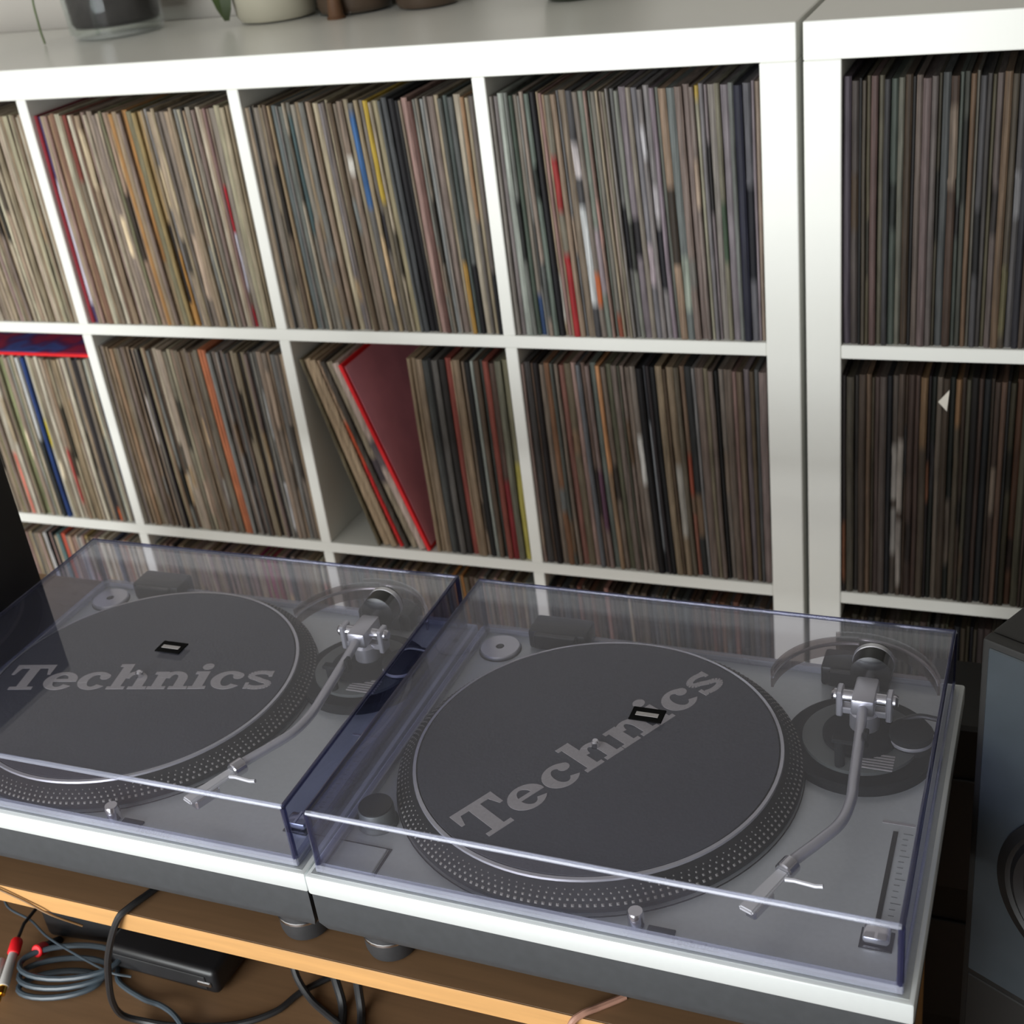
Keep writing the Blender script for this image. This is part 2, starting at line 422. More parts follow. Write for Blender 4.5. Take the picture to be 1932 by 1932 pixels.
fill(cell_x(3), cell_z(1), 52, [('taupe', 5), ('tan', 5), ('beige', 2), ('slate', 1), ('brown', 2), ('charcoal', 1), ('grey', 2), ('olive', 1)], 0.97, [
    (.03, 'dark slate', (78, 76, 74)), (.14, 'light tan', (158, 132, 98)), (.22, 'teal-banded', (104, 98, 88), [(.44, .95, (66, 88, 90))]),
    (.36, 'beige', (170, 154, 124)), (.40, 'beige', (164, 150, 120)), (.475, 'white-flecked', (130, 110, 94), [(.70, .77, (214, 208, 196))]),
    (.525, 'blue-topped', (100, 96, 92), [(.56, .96, (46, 92, 150))]), (.575, 'yellow-topped', (112, 100, 80), [(.58, 1.0, (196, 160, 44))]),
    (.56, 'black-waisted', (110, 100, 90), [(.36, .54, (40, 36, 40))]), (.63, 'slate', (84, 86, 86)), (.655, 'dark slate', (70, 72, 74)),
    (.685, 'black', BLK), (.705, 'black', (20, 18, 20)), (.73, 'dusty rose', (156, 120, 110)), (.76, 'red-brown', (100, 66, 58)),
    (.82, 'pale grey', (138, 128, 120)), (.865, 'amber-footed', (82, 82, 76), [(0, .32, (178, 132, 54))]), (.88, 'dark green-grey', (72, 80, 76)),
    (.91, 'black-footed', (82, 84, 82), [(0, .3, BLK)]), (.95, 'tan-topped', (98, 90, 84), [(.5, 1, (158, 118, 82))]), (.985, 'black-footed', (96, 86, 80), [(0, .28, BLK)])],
    'in top row, second compartment left of the gap', group='records in the top row, second compartment', seed=22, dark=.2)
fill(cell_x(2), cell_z(1), 50, [('tan', 6), ('beige', 4), ('taupe', 5), ('rose', 1), ('grey', 1), ('olive', 1)], 1.03, [
    (.015, 'red', (156, 34, 46)), (.045, 'lilac-white', (196, 188, 204), [(.7, 1, (72, 54, 104)), (0, .1, (72, 54, 104))]), (.10, 'tan', (160, 124, 92)),
    (.13, 'rust', (132, 92, 70)), (.19, 'red-topped', (128, 112, 92), [(.7, 1, (140, 62, 50))]), (.22, 'pale', (196, 184, 160)), (.24, 'brown', (110, 84, 66)),
    (.45, 'orange-brown', (176, 124, 66)), (.52, 'orange-brown', (164, 110, 52), [(0, .3, (150, 126, 92))]), (.55, 'mustard', (160, 134, 82)),
    (.585, 'black-waisted', (160, 128, 80), [(.12, .5, (40, 30, 26)), (0, .1, (184, 130, 62))]), (.57, 'amber-footed', (150, 130, 102), [(0, .36, (188, 130, 58))]),
    (.78, 'black', (40, 34, 30)), (.885, 'red-and-white', (128, 108, 92), [(0, .1, (190, 32, 48)), (.18, .44, (196, 190, 204)), (.46, .66, (182, 34, 44))])],
    'in top row, third compartment left of the gap', group='records in the top row, third compartment', seed=33, dark=.12)
fill(cell_x(1), cell_z(1), 66, [('beige', 5), ('tan', 4), ('cream', 1), ('rose', 1), ('taupe', 3)], 1.05, [], seed=44)
# second row of the left bookcase
fill(cell_x(4), cell_z(2), 46, [('brown', 5), ('taupe', 5), ('slate', 2), ('rose', 2), ('charcoal', 1), ('rust', 1), ('mauve', 1)], 0.88, [
    (.03, 'charcoal', (66, 62, 60)), (.08, 'black', (34, 28, 28)), (.19, 'red-brown', (128, 80, 68)), (.24, 'dusty rose', (140, 110, 100)),
    (.32, 'purple-footed', (118, 98, 92), [(.2, .5, (96, 60, 82))]), (.36, 'orange-tan', (142, 112, 84), [(.5, 1, (186, 126, 78))]),
    (.41, 'olive', (84, 82, 62)), (.45, 'dark olive', (76, 74, 60)), (.50, 'white-flecked', (116, 104, 94), [(.45, .68, (198, 194, 188))]),
    (.53, 'black', (20, 18, 20)), (.555, 'white-lined black', (46, 46, 50), [(.12, .74, (120, 122, 126))]), (.58, 'black', (22, 22, 24)),
    (.61, 'tan', (134, 114, 88)), (.65, 'tan', (128, 108, 84), [(.2, .55, (156, 150, 140))]), (.70, 'red-flecked', (118, 92, 72), [(.4, .6, (156, 70, 48)), (0, .3, (140, 84, 66))]),
    (.78, 'olive-tan', (116, 104, 82)), (.82, 'black', (26, 24, 24)), (.9, 'brown', (102, 84, 66)), (.97, 'dark slate', (76, 76, 76))],
    'in second row compartment left of the bookcase gap', group='records in the second row beside the gap', seed=55)
fill(cell_x(2), cell_z(2), 58, [('tan', 6), ('beige', 3), ('taupe', 5), ('grey', 2), ('brown', 1)], 0.97, [
    (.05, '', (164, 130, 96)), (.08, '', (156, 122, 90)), (.19, '', (60, 50, 46)), (.22, '', (126, 112, 104), [(.5, .75, (206, 198, 196))]), (.25, '', (52, 46, 52)),
    (.60, '', (190, 104, 62)), (.62, '', (182, 96, 58)), (.72, '', (92, 92, 92)), (.78, '', (50, 44, 40)), (.84, '', (60, 56, 54)),
    (.87, '', (110, 106, 100), [(.05, .3, (196, 194, 196)), (.55, .8, (170, 170, 168))])], seed=66, lean=.010)
fill(cell_x(1), cell_z(2), 56, [('beige', 4), ('tan', 4), ('cream', 2), ('taupe', 3), ('grey', 2), ('olive', 1)], 1.03, [
    (.30, '', (150, 146, 96)), (.36, '', (224, 112, 92), [(.4, 1, (190, 180, 160))]), (.44, '', (138, 142, 96)), (.50, '', (170, 170, 164)), (.54, '', (36, 38, 40)), (.56, '', (212, 212, 208), [(0, .5, (60, 64, 66))]),
    (.58, '', (34, 64, 134)), (.60, '', (180, 174, 160), [(.45, .62, (226, 200, 40))]), (.67, '', (196, 186, 164)), (.69, '', (170, 150, 128), [(.1, .45, (196, 76, 68))]),
    (.88, '', (58, 52, 52)), (.9, '', (52, 48, 50), [(0, .08, (226, 96, 40))]), (.98, '', (84, 96, 120))], seed=77, lean=0.0, u0=.035, hmin=.288, hmax=.293)
# third row, behind the dust covers
fill(cell_x(1), cell_z(3), 56, [('beige', 3), ('tan', 3), ('cream', 2), ('rose', 1), ('grey', 2)], 1.05, [
    (.40, '', WHT), (.43, '', BLK), (.46, '', (50, 56, 60)), (.49, '', (90, 124, 124)), (.53, '', (214, 84, 60)), (.56, '', (196, 160, 130)), (.60, '', (226, 204, 180)), (.64, '', (200, 190, 176)), (.67, '', (180, 150, 90)),
    (.85, '', (60, 66, 90)), (.9, '', (176, 108, 84))], seed=88, u0=.02, lean=.012)
fill(cell_x(2), cell_z(3), 56, [('taupe', 3), ('rose', 3), ('tan', 3), ('charcoal', 1), ('cream', 1)], 0.98, [
    (.66, '', (150, 30, 84)), (.70, '', (158, 34, 88)), (.74, '', (140, 40, 60)), (.8, '', (60, 60, 66))], seed=99)
fill(cell_x(3), cell_z(3), 56, [('taupe', 3), ('brown', 3), ('tan', 2), ('slate', 2), ('rose', 1)], 0.9, [(.64, '', (196, 128, 60)), (.67, '', (180, 116, 56))], seed=110)
fill(cell_x(4), cell_z(3), 54, [('brown', 3), ('slate', 3), ('charcoal', 2), ('taupe', 2), ('rust', 1)], 0.75, [(.3, '', (150, 104, 92)), (.42, '', (166, 146, 120))], seed=121)

# second row, third compartment from the left: a leaning stack and an upright one
x3, z2 = cell_x(3), cell_z(2)
th = math.radians(17.6)
lean_specs = [(.0045, (92, 84, 66), 'dark olive', []), (.0085, (148, 128, 104), 'wide tan', []), (.0075, (152, 132, 108), 'pale tan', []),
              (.005, (140, 118, 98), 'red-edged tan', [(0, .46, (190, 40, 40)), (.46, .68, (186, 82, 52))]), (.006, (72, 66, 60), 'dark grey', []),
              (.008, (136, 124, 106), 'grey-beige', [(.36, .5, (70, 62, 66))]), (.0085, (172, 154, 144), 'pale rose', [(.45, .6, (90, 82, 84))])]
lean_specs = [(w_ * 1.3, *q_) for w_, *q_ in lean_specs]
a = 0.0795; rnd = random.Random(5)
for i, (w, c, nm, zn) in enumerate(lean_specs):
    th = math.radians(13.6 + .57 * i)
    mb = MB(); sleeve_geo(mb, w - .0004, .313, zn, c, 0, w - .0004, rnd)
    o = mb.build('record_sleeve', CARD, loc=(x3 + a, 0.004 + .003 * (i % 2), z2 + .0003), rot=(0, -th, 0), smooth=0)
    tag(o, f'{nm} record sleeve leaning left, {ordinal(i + 1)} in the slanted stack by the red sleeve', 'record', 'slanted records in the half-empty compartment')
    a += w / math.cos(th) + .313 * (math.sin(th + math.radians(.57)) - math.sin(th))
th = math.radians(17.6); redm = mat('red_card', (214, 20, 30), 0.45, noise=0.06, scale=60); pinkm = mat('pink_card', (242, 160, 176), 0.5, noise=0.10, scale=14)
w, h, dd = .006, .313, .313
rs = MB().box(0, w, 0, dd, 0, h, .0006).build('record_sleeve', redm, loc=(x3 + a, .003, z2 + .0003), rot=(0, -th, 0))
tag(rs, 'bright red record sleeve with pink face, leaning at the right of the slanted stack', 'record', 'slanted records in the half-empty compartment')
MB().box(w, w + .0005, .006, dd - .006, .006, h - .006).build('cover_panel', pinkm, rs)
N_REC[0] += 8
fill(x3, z2, 19, [('tan', 4), ('taupe', 3), ('brown', 2), ('charcoal', 1)], 0.92, [
    (.54, 'tan', (146, 122, 94)), (.56, 'tan', (150, 126, 98)), (.57, 'tan', (140, 118, 94)), (.61, 'dark slate', (70, 72, 70)), (.64, 'black', (30, 28, 28)), (.66, 'slate', (92, 88, 84)), (.685, 'charcoal', (46, 42, 40)),
    (.71, 'red', (140, 60, 50)), (.74, 'tan', (154, 128, 100)), (.77, 'tan', (140, 116, 90)), (.81, 'black', (30, 30, 30)), (.845, 'pale grey', (142, 148, 140)), (.87, 'dark green', (52, 54, 48)),
    (.90, 'rust-red', (136, 62, 50)), (.93, 'red-footed', (88, 66, 56), [(0, .42, (132, 32, 36))]), (.96, 'olive', (104, 102, 84)), (.985, 'yellow-footed', (126, 120, 92), [(0, .5, (186, 172, 72))])],
    'in upright stack beside the leaning red sleeve', u0=.535 * C, lean=.001, seed=132, group='upright records beside the leaning red one', dark=.1)

# the sleeve lying flat on top of the records at the far left of the second row
fl = MB().box(-.155, .155, 0, .31, 0, .005, .001).build('record_sleeve', redm, loc=(cell_x(1) + .178, .004, z2 + .2945), rot=(0, 0, 0.012))
tag(fl, 'mottled blue and magenta record sleeve lying flat on top of upright records', 'record')
MB().box(-.152, .152, .004, .306, .005, .0056).build('cover_panel', ART, fl)
N_REC[0] += 1

# right bookcase: darker records
def flap(o, w, h):
    f_ = MB().prism([(-.0005, 0), (.012, .016), (.010, -.012)], 0, .0006, M=Matrix(((1, 0, 0, w * .3), (0, 0, 1, -.0012), (0, 1, 0, h * .90), (0, 0, 0, 1))))
    f_.build('torn_flap', PAPER, o, smooth=0)['label'] = 'torn white paper corner'
xr = RX + TO
fill(xr, cell_z(1), 52, [('slate', 4), ('olive', 3), ('brown', 3), ('charcoal', 3), ('taupe', 4)], 0.64, [
    (.02, 'dark mauve', (74, 64, 74)), (.1, 'dark rose', (92, 70, 66)), (.18, 'pale olive', (98, 96, 84)), (.26, 'dark taupe', (98, 84, 76)), (.42, 'rust-brown', (98, 74, 54)), (.52, 'rust-brown', (100, 78, 58)),
    (.56, 'white-flecked dark', (78, 74, 74), [(.5, .66, (112, 110, 112))]), (.62, 'rust-topped', (76, 72, 62), [(.6, 1, (98, 72, 54))])],
    'in top row compartment right of the bookcase gap', lean=.0, vis=.80, yf=-.001, seed=143, group='dark records in the right bookcase, top row', prefix='dark ', dark=.25)
fill(xr, cell_z(2), 50, [('brown', 6), ('charcoal', 2), ('rust', 2), ('taupe', 3), ('olive', 2)], 0.60, [
    (.19, 'white-slivered', (74, 64, 56), [(.45, .7, (150, 142, 134)), (.2, .42, (130, 124, 118))]), (.215, 'white-slivered', (76, 62, 52), [(.4, .72, (150, 140, 130)), (.05, .36, (138, 128, 120))]),
    (.06, 'dark charcoal', (50, 44, 40)), (.1, 'dark tan', (96, 74, 56)), (.3, 'rust-topped', (70, 58, 46), [(.7, 1, (110, 82, 54))]), (.34, 'torn-cornered', (92, 80, 68), [], flap), (.42, 'rust-topped', (72, 62, 48), [(.8, 1, (112, 80, 50))]),
    (.46, 'black', (26, 22, 20)), (.56, 'dark rust', (88, 64, 50))],
    'in second row compartment right of the bookcase gap', lean=.0, vis=.78, yf=-.001, seed=154, group='dark records in the right bookcase, second row', prefix='dark ', dark=.22)
fill(xr, cell_z(3), 54, [('brown', 3), ('charcoal', 3), ('taupe', 2), ('olive', 2)], 0.55, [], lean=.0, yf=-.001, seed=165)
for r_ in (1, 2, 3):
    fill(xr + PITCH, cell_z(r_), 54, [('brown', 3), ('charcoal', 3), ('taupe', 2), ('olive', 2)], 0.58, [], lean=.0, yf=-.001, seed=170 + r_)
so = stuff.build('record_sleeves', CARD, smooth=0)
tag(so, 'all the other worn record sleeves packed in the remaining bookcase compartments', 'records', kind='stuff')

# ---------------------------------------------------------------- pots on the bookcase
def pot(name, label, cx, cy, prof, material, extra=None):
    t = thing(name, label, 'plant pot', (cx, cy, TOP))
    MB().lathe(prof, 40).build('pot', material, t)
    return t
t = thing('glass_vase', 'glass vase with dark soil inside, leftmost on the bookcase top', 'vase', (-1.112, .284, TOP))
MB().lathe([(.062, .0), (.070, .003), (.073, .016), (.080, .16), (.077, .16), (.070, .020), (.0, .020)], 40, cap=False).build('glass_wall', GLASS, t)
MB().lathe([(.0, .001), (.060, .001), (.068, .005), (.068, .017), (.0, .017)], 40, cap=False).build('glass_foot', GLASS, t)
MB().lathe([(.064, .0185), (.0685, .024), (.0735, .13), (.07, .135)], 32).build('soil', SOIL, t)
for an in (-2.15, -1.35):
    MB().tube([((.0745 + .0014 * k) * math.cos(an), (.0745 + .0014 * k) * math.sin(an), .010 + .03 * k) for k in range(5)], .0035, 6).build('glass_rib', GLASS, t)
st = MB().tube(spline([(-1.203, .214, TOP + .002), (-1.212, .222, TOP + .03), (-1.222, .24, TOP + .08), (-1.205, .27, TOP + .15)]), .0016, 6).build('trailing_stem', STEM)
tag(st, 'thin green trailing stem beside the glass vase', 'plant stem')
t = pot('plant_pot', 'cream round plant pot with a dark green leaf hanging over', -.845, .325, [(.040, 0), (.056, .003), (.062, .012), (.074, .12), (.070, .12), (.062, .10)], CREAM)
lv = MB(); pts = []
for k in range(9):
    u = k / 8; pts.append((Vector((-.064 + .030 * (.5 - u), -.066 + .03 * u, .010 + .13 * u)), .022 * math.sin(PI * (0.02 + .9 * u)) ** .6))
vs = []; fs = []
for k, (p, ww) in enumerate(pts):
    vs += [p + Vector((-ww, 0, 0)), p + Vector((0, -.006, .002)), p + Vector((ww, 0, 0)), p + Vector((0, .004, 0))]
for k in range(8):
    for j in range(4): fs.append((4 * k + j, 4 * k + (j + 1) % 4, 4 * k + 4 + (j + 1) % 4, 4 * k + 4 + j))
fs += [(3, 2, 1, 0), (32, 33, 34, 35)]
lv.add(vs, fs).build('leaf', LEAF, t)
t = pot('plant_pot', 'brown glass jar between the cream pot and grey-brown pot', -.722, .348, [(.040, 0), (.053, .003), (.057, .012), (.059, .11), (.055, .11), (.051, .02)], POTBROWN)
MB().lathe([(.054, .0), (.0555, .001), (.0555, .006), (.054, .007)], 40).build('glass_foot', GLASS, t)
t = thing('wooden_peg', 'small orange-brown wooden peg standing before the brown jar', 'peg', (-.718, .276, TOP))
MB().lathe([(.010, 0), (.012, .004), (.009, .03), (.007, .10), (.004, .102)], 16).build('peg_body', TERRA, t)
MB().lathe([(.013, 0), (.014, .0015), (.014, .003), (.012, .004)], 16).build('peg_foot', TERRA, t)
t = pot('plant_pot', 'dark grey-brown plant pot, second from right on the bookcase', -.600, .345, [(.036, 0), (.044, .003), (.047, .010), (.056, .10), (.052, .10), (.046, .08)], POTBROWN)
MB().lathe([(.052, .096), (.058, .098), (.058, .106), (.052, .107)], 40).build('rim', POTBROWN, t)
t = pot('plant_pot', 'dark green plant pot, rightmost on the bookcase top', -.360, .318, [(.036, 0), (.042, .003), (.046, .010), (.054, .10), (.050, .10), (.044, .08)], POTGREEN)
MB().lathe([(.050, .096), (.056, .098), (.056, .106), (.050, .107)], 40).build('rim', POTGREEN, t)

# ---------------------------------------------------------------- table
TZ = 0.926
t = thing('table', 'beech veneer table with open lower shelf carrying both turntables', 'table', (0, 0, 0))
TX0, TX1, TY0, TY1 = -1.15, 0.205, -0.889, -0.40
MB().box(TX0, TX1, TY0 + .0015, TY1, TZ - .020, TZ, .0005).build('tabletop', SHADED_VENEER, t)  # top darkened in its colour to imitate shade, front edge left bright
MB().box(TX0, TX1, TY0, TY0 + .0015, TZ - .020, TZ, .0005).build('edge_band', BEECH, t)['label'] = 'pale beech front edge'
LZ = 0.75
MB().box(TX0, TX1, -0.97, TY1, LZ - .02, LZ, .001).build('lower_shelf', SHADED_VENEER, t)
for lx in (TX0, TX1 - .02):
    MB().box(lx, lx + .02, TY0 + .03, TY1, LZ, TZ - .02, .001).build('side_panel', BEECH, t)
    MB().box(lx, lx + .02, -0.95, TY1, 0, LZ - .02, .001).build('leg_panel', BEECH, t)

# ---------------------------------------------------------------- turntables
PW, PD, H = .453, .355, .102
SP = (.1800, .1775)
def letters():
    """the word Technics in heavy slab-serif capitals and lower case, cap height 1: list of polygons"""
    out = []
    def rect(x0, y0, x1, y1): out.append([(x0, y0), (x1, y0), (x1, y1), (x0, y1)])
    def ring(cx, cy, ro, so, ri, si, a0, a1, n=22):
        A = [math.radians(a0 + (a1 - a0) * k / n) for k in range(n + 1)]
        for p, q in zip(A, A[1:]):
            out.append([(cx + ri * math.cos(p), cy + si * math.sin(p)), (cx + ro * math.cos(p), cy + so * math.sin(p)),
                        (cx + ro * math.cos(q), cy + so * math.sin(q)), (cx + ri * math.cos(q), cy + si * math.sin(q))])
    def stroke(pts, w):
        for (x0, y0), (x1, y1) in zip(pts, pts[1:]):
            L_ = math.hypot(x1 - x0, y1 - y0); nx, ny = -(y1 - y0) / L_ * w / 2, (x1 - x0) / L_ * w / 2
            out.append([(x0 - nx, y0 - ny), (x1 - nx, y1 - ny), (x1 + nx, y1 + ny), (x0 + nx, y0 + ny)])
    x = 0.0
    rect(x, .86, x + .90, 1.0); out.append([(x, .60), (x + .07, .60), (x + .15, .87), (x, .87)]); out.append([(x + .83, .60), (x + .90, .60), (x + .90, .87), (x + .75, .87)])
    rect(x + .33, .05, x + .57, .9); rect(x + .18, 0, x + .72, .11); x += .90
    def e(x):
        ring(x + .37, .335, .37, .355, .15, .25, 8, 325); rect(x + .14, .31, x + .735, .41)
    def c(x):
        ring(x + .36, .335, .36, .355, .14, .24, 40, 322); ring(x + .55, .50, .12, .12, 0, 0, 0, 360, 12)
    def serif(x, w=.40): rect(x, 0, x + w, .10)
    def arch(x):
        ring(x + .47, .36, .31, .33, .09, .22, 0, 165); rect(x + .56, .05, x + .78, .38); serif(x + .47, .41)
    e(x - .02); x += .76
    c(x); x += .74
    rect(x + .08, .05, x + .30, 1.0); rect(x, .90, x + .2, 1.0); serif(x); arch(x); x += .90
    rect(x + .08, .05, x + .30, .68); rect(x, .58, x + .2, .68); serif(x); arch(x); x += .90
    rect(x + .08, .05, x + .30, .68); rect(x, .58, x + .2, .68); serif(x, .38); ring(x + .19, .88, .125, .125, 0, 0, 0, 360, 14); x += .42
    c(x); x += .74
    sp_ = []
    for k in range(13):
        an = math.radians(35 + 215 * k / 12); sp_.append((x + .30 + .22 * math.cos(an), .51 + .125 * math.sin(an)))
    for k in range(13):
        an = math.radians(70 - 215 * k / 12); sp_.append((x + .30 + .235 * math.cos(an), .17 + .13 * math.sin(an)))
    stroke(sp_, .135); rect(x + .46, .47, x + .54, .68); rect(x + .04, 0, x + .12, .23); x += .62
    return out, x
LET, LETW = letters()
def word(mb, length, cap, cx, cy, ang, z0, z1):
    M = Matrix.Translation((cx, cy, 0)) @ Matrix.Rotation(ang, 4, 'Z') @ Matrix.Diagonal((length / LETW, cap, 1, 1)) @ Matrix.Translation((-LETW / 2, -.5, 0))
    for i, p in enumerate(LET): mb.prism(p, z0, z1 + 4e-6 * (i % 40), M=M)
    return mb

def make_turntable(label):
    t = thing('turntable', label, 'turntable', group='silver turntables side by side')
    MB().box(0, PW, 0, PD, H - .019, H, .0022, seg=2).build('top_plate', [BAND], t)
    # painted deck surface
    MB().box(.004, PW - .004, .004, PD - .004, H - .001, H + .0003).build('deck_surface', PLATE, t)
    b = MB()
    prof = [(.002, H - .019), (.002, H - .050), (.006, H - .060), (.012, H - .064)]
    vs = []
    for ins, z in prof: vs += [(ins, ins, z), (PW - ins, ins, z), (PW - ins, PD - ins, z), (ins, PD - ins, z)]
    fs = [(4 * i + k, 4 * i + (k + 1) % 4, 4 * i + 4 + (k + 1) % 4, 4 * i + 4 + k) for i in range(3) for k in range(4)] + [(0, 1, 2, 3), (15, 14, 13, 12)]
    b.add(vs, fs).build('plinth_base', RUBBER, t)
    for x in (.040, PW - .040):
        for y in (.040, PD - .040):
            ft = MB().lathe([(.017, 0), (.0205, .002), (.022, .008), (.022, .019)], 28).build('foot', FOOTM, t, (x, y, 0))
            MB().lathe([(.0222, .019), (.0228, .0195), (.0228, .0215), (.0222, .022)], 28).build('foot_ring', CHROME, ft)
            MB().lathe([(.0215, .022), (.0215, .040)], 28).build('foot_stem', FOOTM, ft)
    # platter
    p = MB().lathe([(.164, .002), (.1665, .004), (.1665, .0075), (.1510, .0195), (.020, .0195)], 96).build('platter', RIM, t, (*SP, H))
    MB().lathe([(.1486, .0193), (.1486, .0212), (.1512, .0208), (.1516, .0190)], 96, cap=False).build('platter_ring', SATIN, p)
    dts = MB()
    for k, (rr, z, n, sz) in enumerate(((.1645, .00905, 190, .0011), (.1612, .0116, 180, .0009), (.1582, .0139, 170, .0007), (.1556, .0159, 160, .0005))):
        sl = math.atan2(.0120, .0155)
        for i in range(n):
            a_ = 2 * PI * (i + .5 * (k % 2)) / n
            er = Vector((math.cos(a_), math.sin(a_), 0)); tt = Vector((-math.sin(a_), math.cos(a_), 0)); dn = er * math.cos(sl) - Vector((0, 0, math.sin(sl)))
            nn = er * math.sin(sl) + Vector((0, 0, math.cos(sl)))
            c_ = er * rr + Vector((0, 0, z)) + nn * .0003
            dts.add([c_ - tt * sz - dn * sz, c_ + tt * sz - dn * sz, c_ + tt * sz + dn * sz, c_ - tt * sz + dn * sz, c_ + nn * .0007], [(0, 1, 4), (1, 2, 4), (2, 3, 4), (3, 0, 4)])
    tag(dts.build('strobe_dots', DOT, p, smooth=0), 'rows of small silver strobe dots', kind='stuff')
    MB().lathe([(.0036, .0195), (.0036, .0262), (.0022, .0275)], 16).build('spindle', CHROME, t, (*SP, H))
    MB().lathe([(.1677, 0), (.1677, .0006), (.1669, .0006), (.1669, 0)], 96, (*SP, H + .0002), cap=False).build('platter_well', BLACKP, t)
    # controls on the left
    g = MB(); x0, x1, y0, y1 = .010, .055, .012, .044
    for bx in ((x0, x1, y0, y0 + .0012), (x0, x1, y1 - .0012, y1), (x0, x0 + .0012, y0, y1), (x1 - .0020, x1, y0, y1)): g.box(*bx, H, H + .0008)
    sb = MB().box(x0 + .002, x1 - .003, y0 + .002, y1 - .002, H, H + .0022, .0006).build('start_stop_button', PLATE, t)
    g.build('button_frame', BLACKP, sb)
    k = MB().lathe([(.0165, .0), (.0165, .002), (.0145, .004), (.0145, .016), (.0138, .017)], 32).build('power_dial', ARMGREY, t, (.030, .070, H))
    MB().lathe([(.0138, .017), (.0138, .0185), (.0125, .019)], 32).build('dial_cap', BLACKP, k)
    k = MB().lathe([(.006, 0), (.006, .014), (.0052, .0155)], 20).build('target_light', CHROME, t, (.262, .0178, H))
    MB().box(.008, .028, -.0055, .003, 0, .002, .0006).build('light_switch', BLACKP, k)
    # pitch control
    MB().box(.419, .4225, .060, .158, H, H + .0010).build('pitch_slot', BLACKP, t)
    k = MB().box(.4115, .4335, .0395, .0575, H, H + .0012).build('pitch_frame', BLACKP, t)
    MB().box(.4135, .4315, .0415, .0555, H + .0012, H + .009, .002, seg=2).box(.4215, .4235, .0415, .0555, H + .009, H + .0096).build('pitch_fader', CHROME, k)
    MB().box(.4100, .4340, .1660, .1685, H, H + .0007).build('pale_bar', PRINT, t)  # short pale bar just beyond the pitch slot
    ticks = MB()
    for i in range(17): ticks.box(.4265, .4265 + (.007 if i % 4 == 0 else .004), .061 + i * .006, .0613 + i * .006, H, H + .0006)
    tag(ticks.build('pitch_scale', ARMGREY, t), kind='stuff')
    w_ = MB(); word(w_, .034, .0055, .305, .012, 0.0, H, H + .0006); w_.box(.330, .352, .0075, .0082, H, H + .0006)
    w_.build('plate_lettering', BLACKP, t, smooth=0)
    # hinges at the back edge
    for x in (.061, .335):
        k = MB().box(x, x + .058, .328, .358, H, H + .020, .003, seg=2).build('hinge', BLACKP, t)
        MB().box(x + .008, x + .050, .322, .328, H + .004, H + .020, .001).build('hinge_leaf', BLACKP, k)
    # tonearm
    ax, ay = .383, .258
    k = MB().lathe([(.0600, 0), (.0600, .0075), (.0580, .0090), (.030, .0090)], 64).build('tonearm_base', ARMBASE, t, (.381, .250, H))
    MB().lathe([(.040, .009), (.046, .0095), (.046, .0125), (.043, .0135), (.030, .0135)], 56, cap=False).build('height_ring', ARMGREY, k)
    MB().lathe([(.030, .009), (.030, .016), (.026, .018), (.012, .018)], 48).build('inner_ring', ARMBASE, k)
    lab = MB()
    for i in range(6): lab.box(.002, .030, -.040 + i * .0034, -.0385 + i * .0034, .0134, .0140)
    lab.build('scale_label', PRINT, k)
    k = MB().lathe([(.017, .0), (.017, .014), (.014, .016)], 32).build('anti_skate_dial', ARMBASE, t, (.420, .252, H + .009))
    MB().lathe([(.0172, .006), (.0178, .0065), (.0178, .0085), (.0172, .009)], 32).build('dial_ring', SATIN, k)
    MB().lathe([(.012, .016), (.012, .032), (.009, .036)], 24).build('tonearm_post', SATIN, t, (ax, ay, H))
    gm = MB()
    gm.box(ax - .020, ax + .020, ay - .005, ay + .005, H + .030, H + .036, .001)
    gm.box(ax - .022, ax - .017, ay - .007, ay + .007, H + .028, H + .052, .001).box(ax + .017, ax + .022, ay - .007, ay + .007, H + .028, H + .052, .001)
    gb = gm.build('gimbal', SATIN, t)
    MB().lathe([(.004, -.026), (.0055, -.024), (.0055, .024), (.004, .026)], 16, (ax, ay, H + .045), Matrix.Rotation(PI / 2, 4, 'Y')).build('pivot_bearing', CHROME, gb)
    MB().box(ax - .009, ax + .009, ay - .016, ay + .018, H + .038, H + .053, .002, seg=2).build('pivot_block', SATIN, gb)
    # arm rest and lift lever
    MB().lathe([(.004, 0), (.004, .030)], 12, (ax - .012, ay - .048, H + .009)).box(ax - .018, ax + .010, ay - .052, ay - .044, H + .036, H + .040, .001).box(ax + .006, ax + .010, ay - .052, ay - .044, H + .036, H + .050, .001).build('arm_rest', ARMBASE, t)
    MB().tube(spline([(ax + .024, ay + .004, H + .022), (ax + .040, ay + .010, H + .026), (ax + .056, ay + .012, H + .024)]), .0022, 8).build('lift_lever', BLACKP, t)
    ZT = H + .043
    path = spline([(ax, ay - .012, ZT + .002), (ax + .003, .21, ZT), (ax + .006, .165, ZT - .003), (ax + .0075, .140, ZT - .004), (ax + .004, .116, ZT - .005), (ax - .008, .095, ZT - .007), (ax - .019, .079, ZT - .009), (ax - .024, .071, ZT - .010)], 10)
    MB().tube(path, .0042, 12).build('tonearm_tube', SATIN, t)
    hd = (Vector((.340, .019, 0)) - Vector((.360, .068, 0))).normalized()
    ang = math.atan2(hd.y, hd.x)
    M = Matrix.Translation((.3595, .0705, ZT - .011)) @ Matrix.Rotation(ang, 4, 'Z')
    bm = bmesh.new(); bmesh.ops.create_cube(bm, size=1)
    for v in bm.verts: v.co = Vector((.030 + v.co.x * .046, v.co.y * (.009 if v.co.x < 0 else .0115), v.co.z * .004))
    bmesh.ops.bevel(bm, geom=bm.edges[:], offset=.0012, segments=2, affect='EDGES')
    hs = MB().bm(bm, M=M).build('headshell', SHELLM, t)
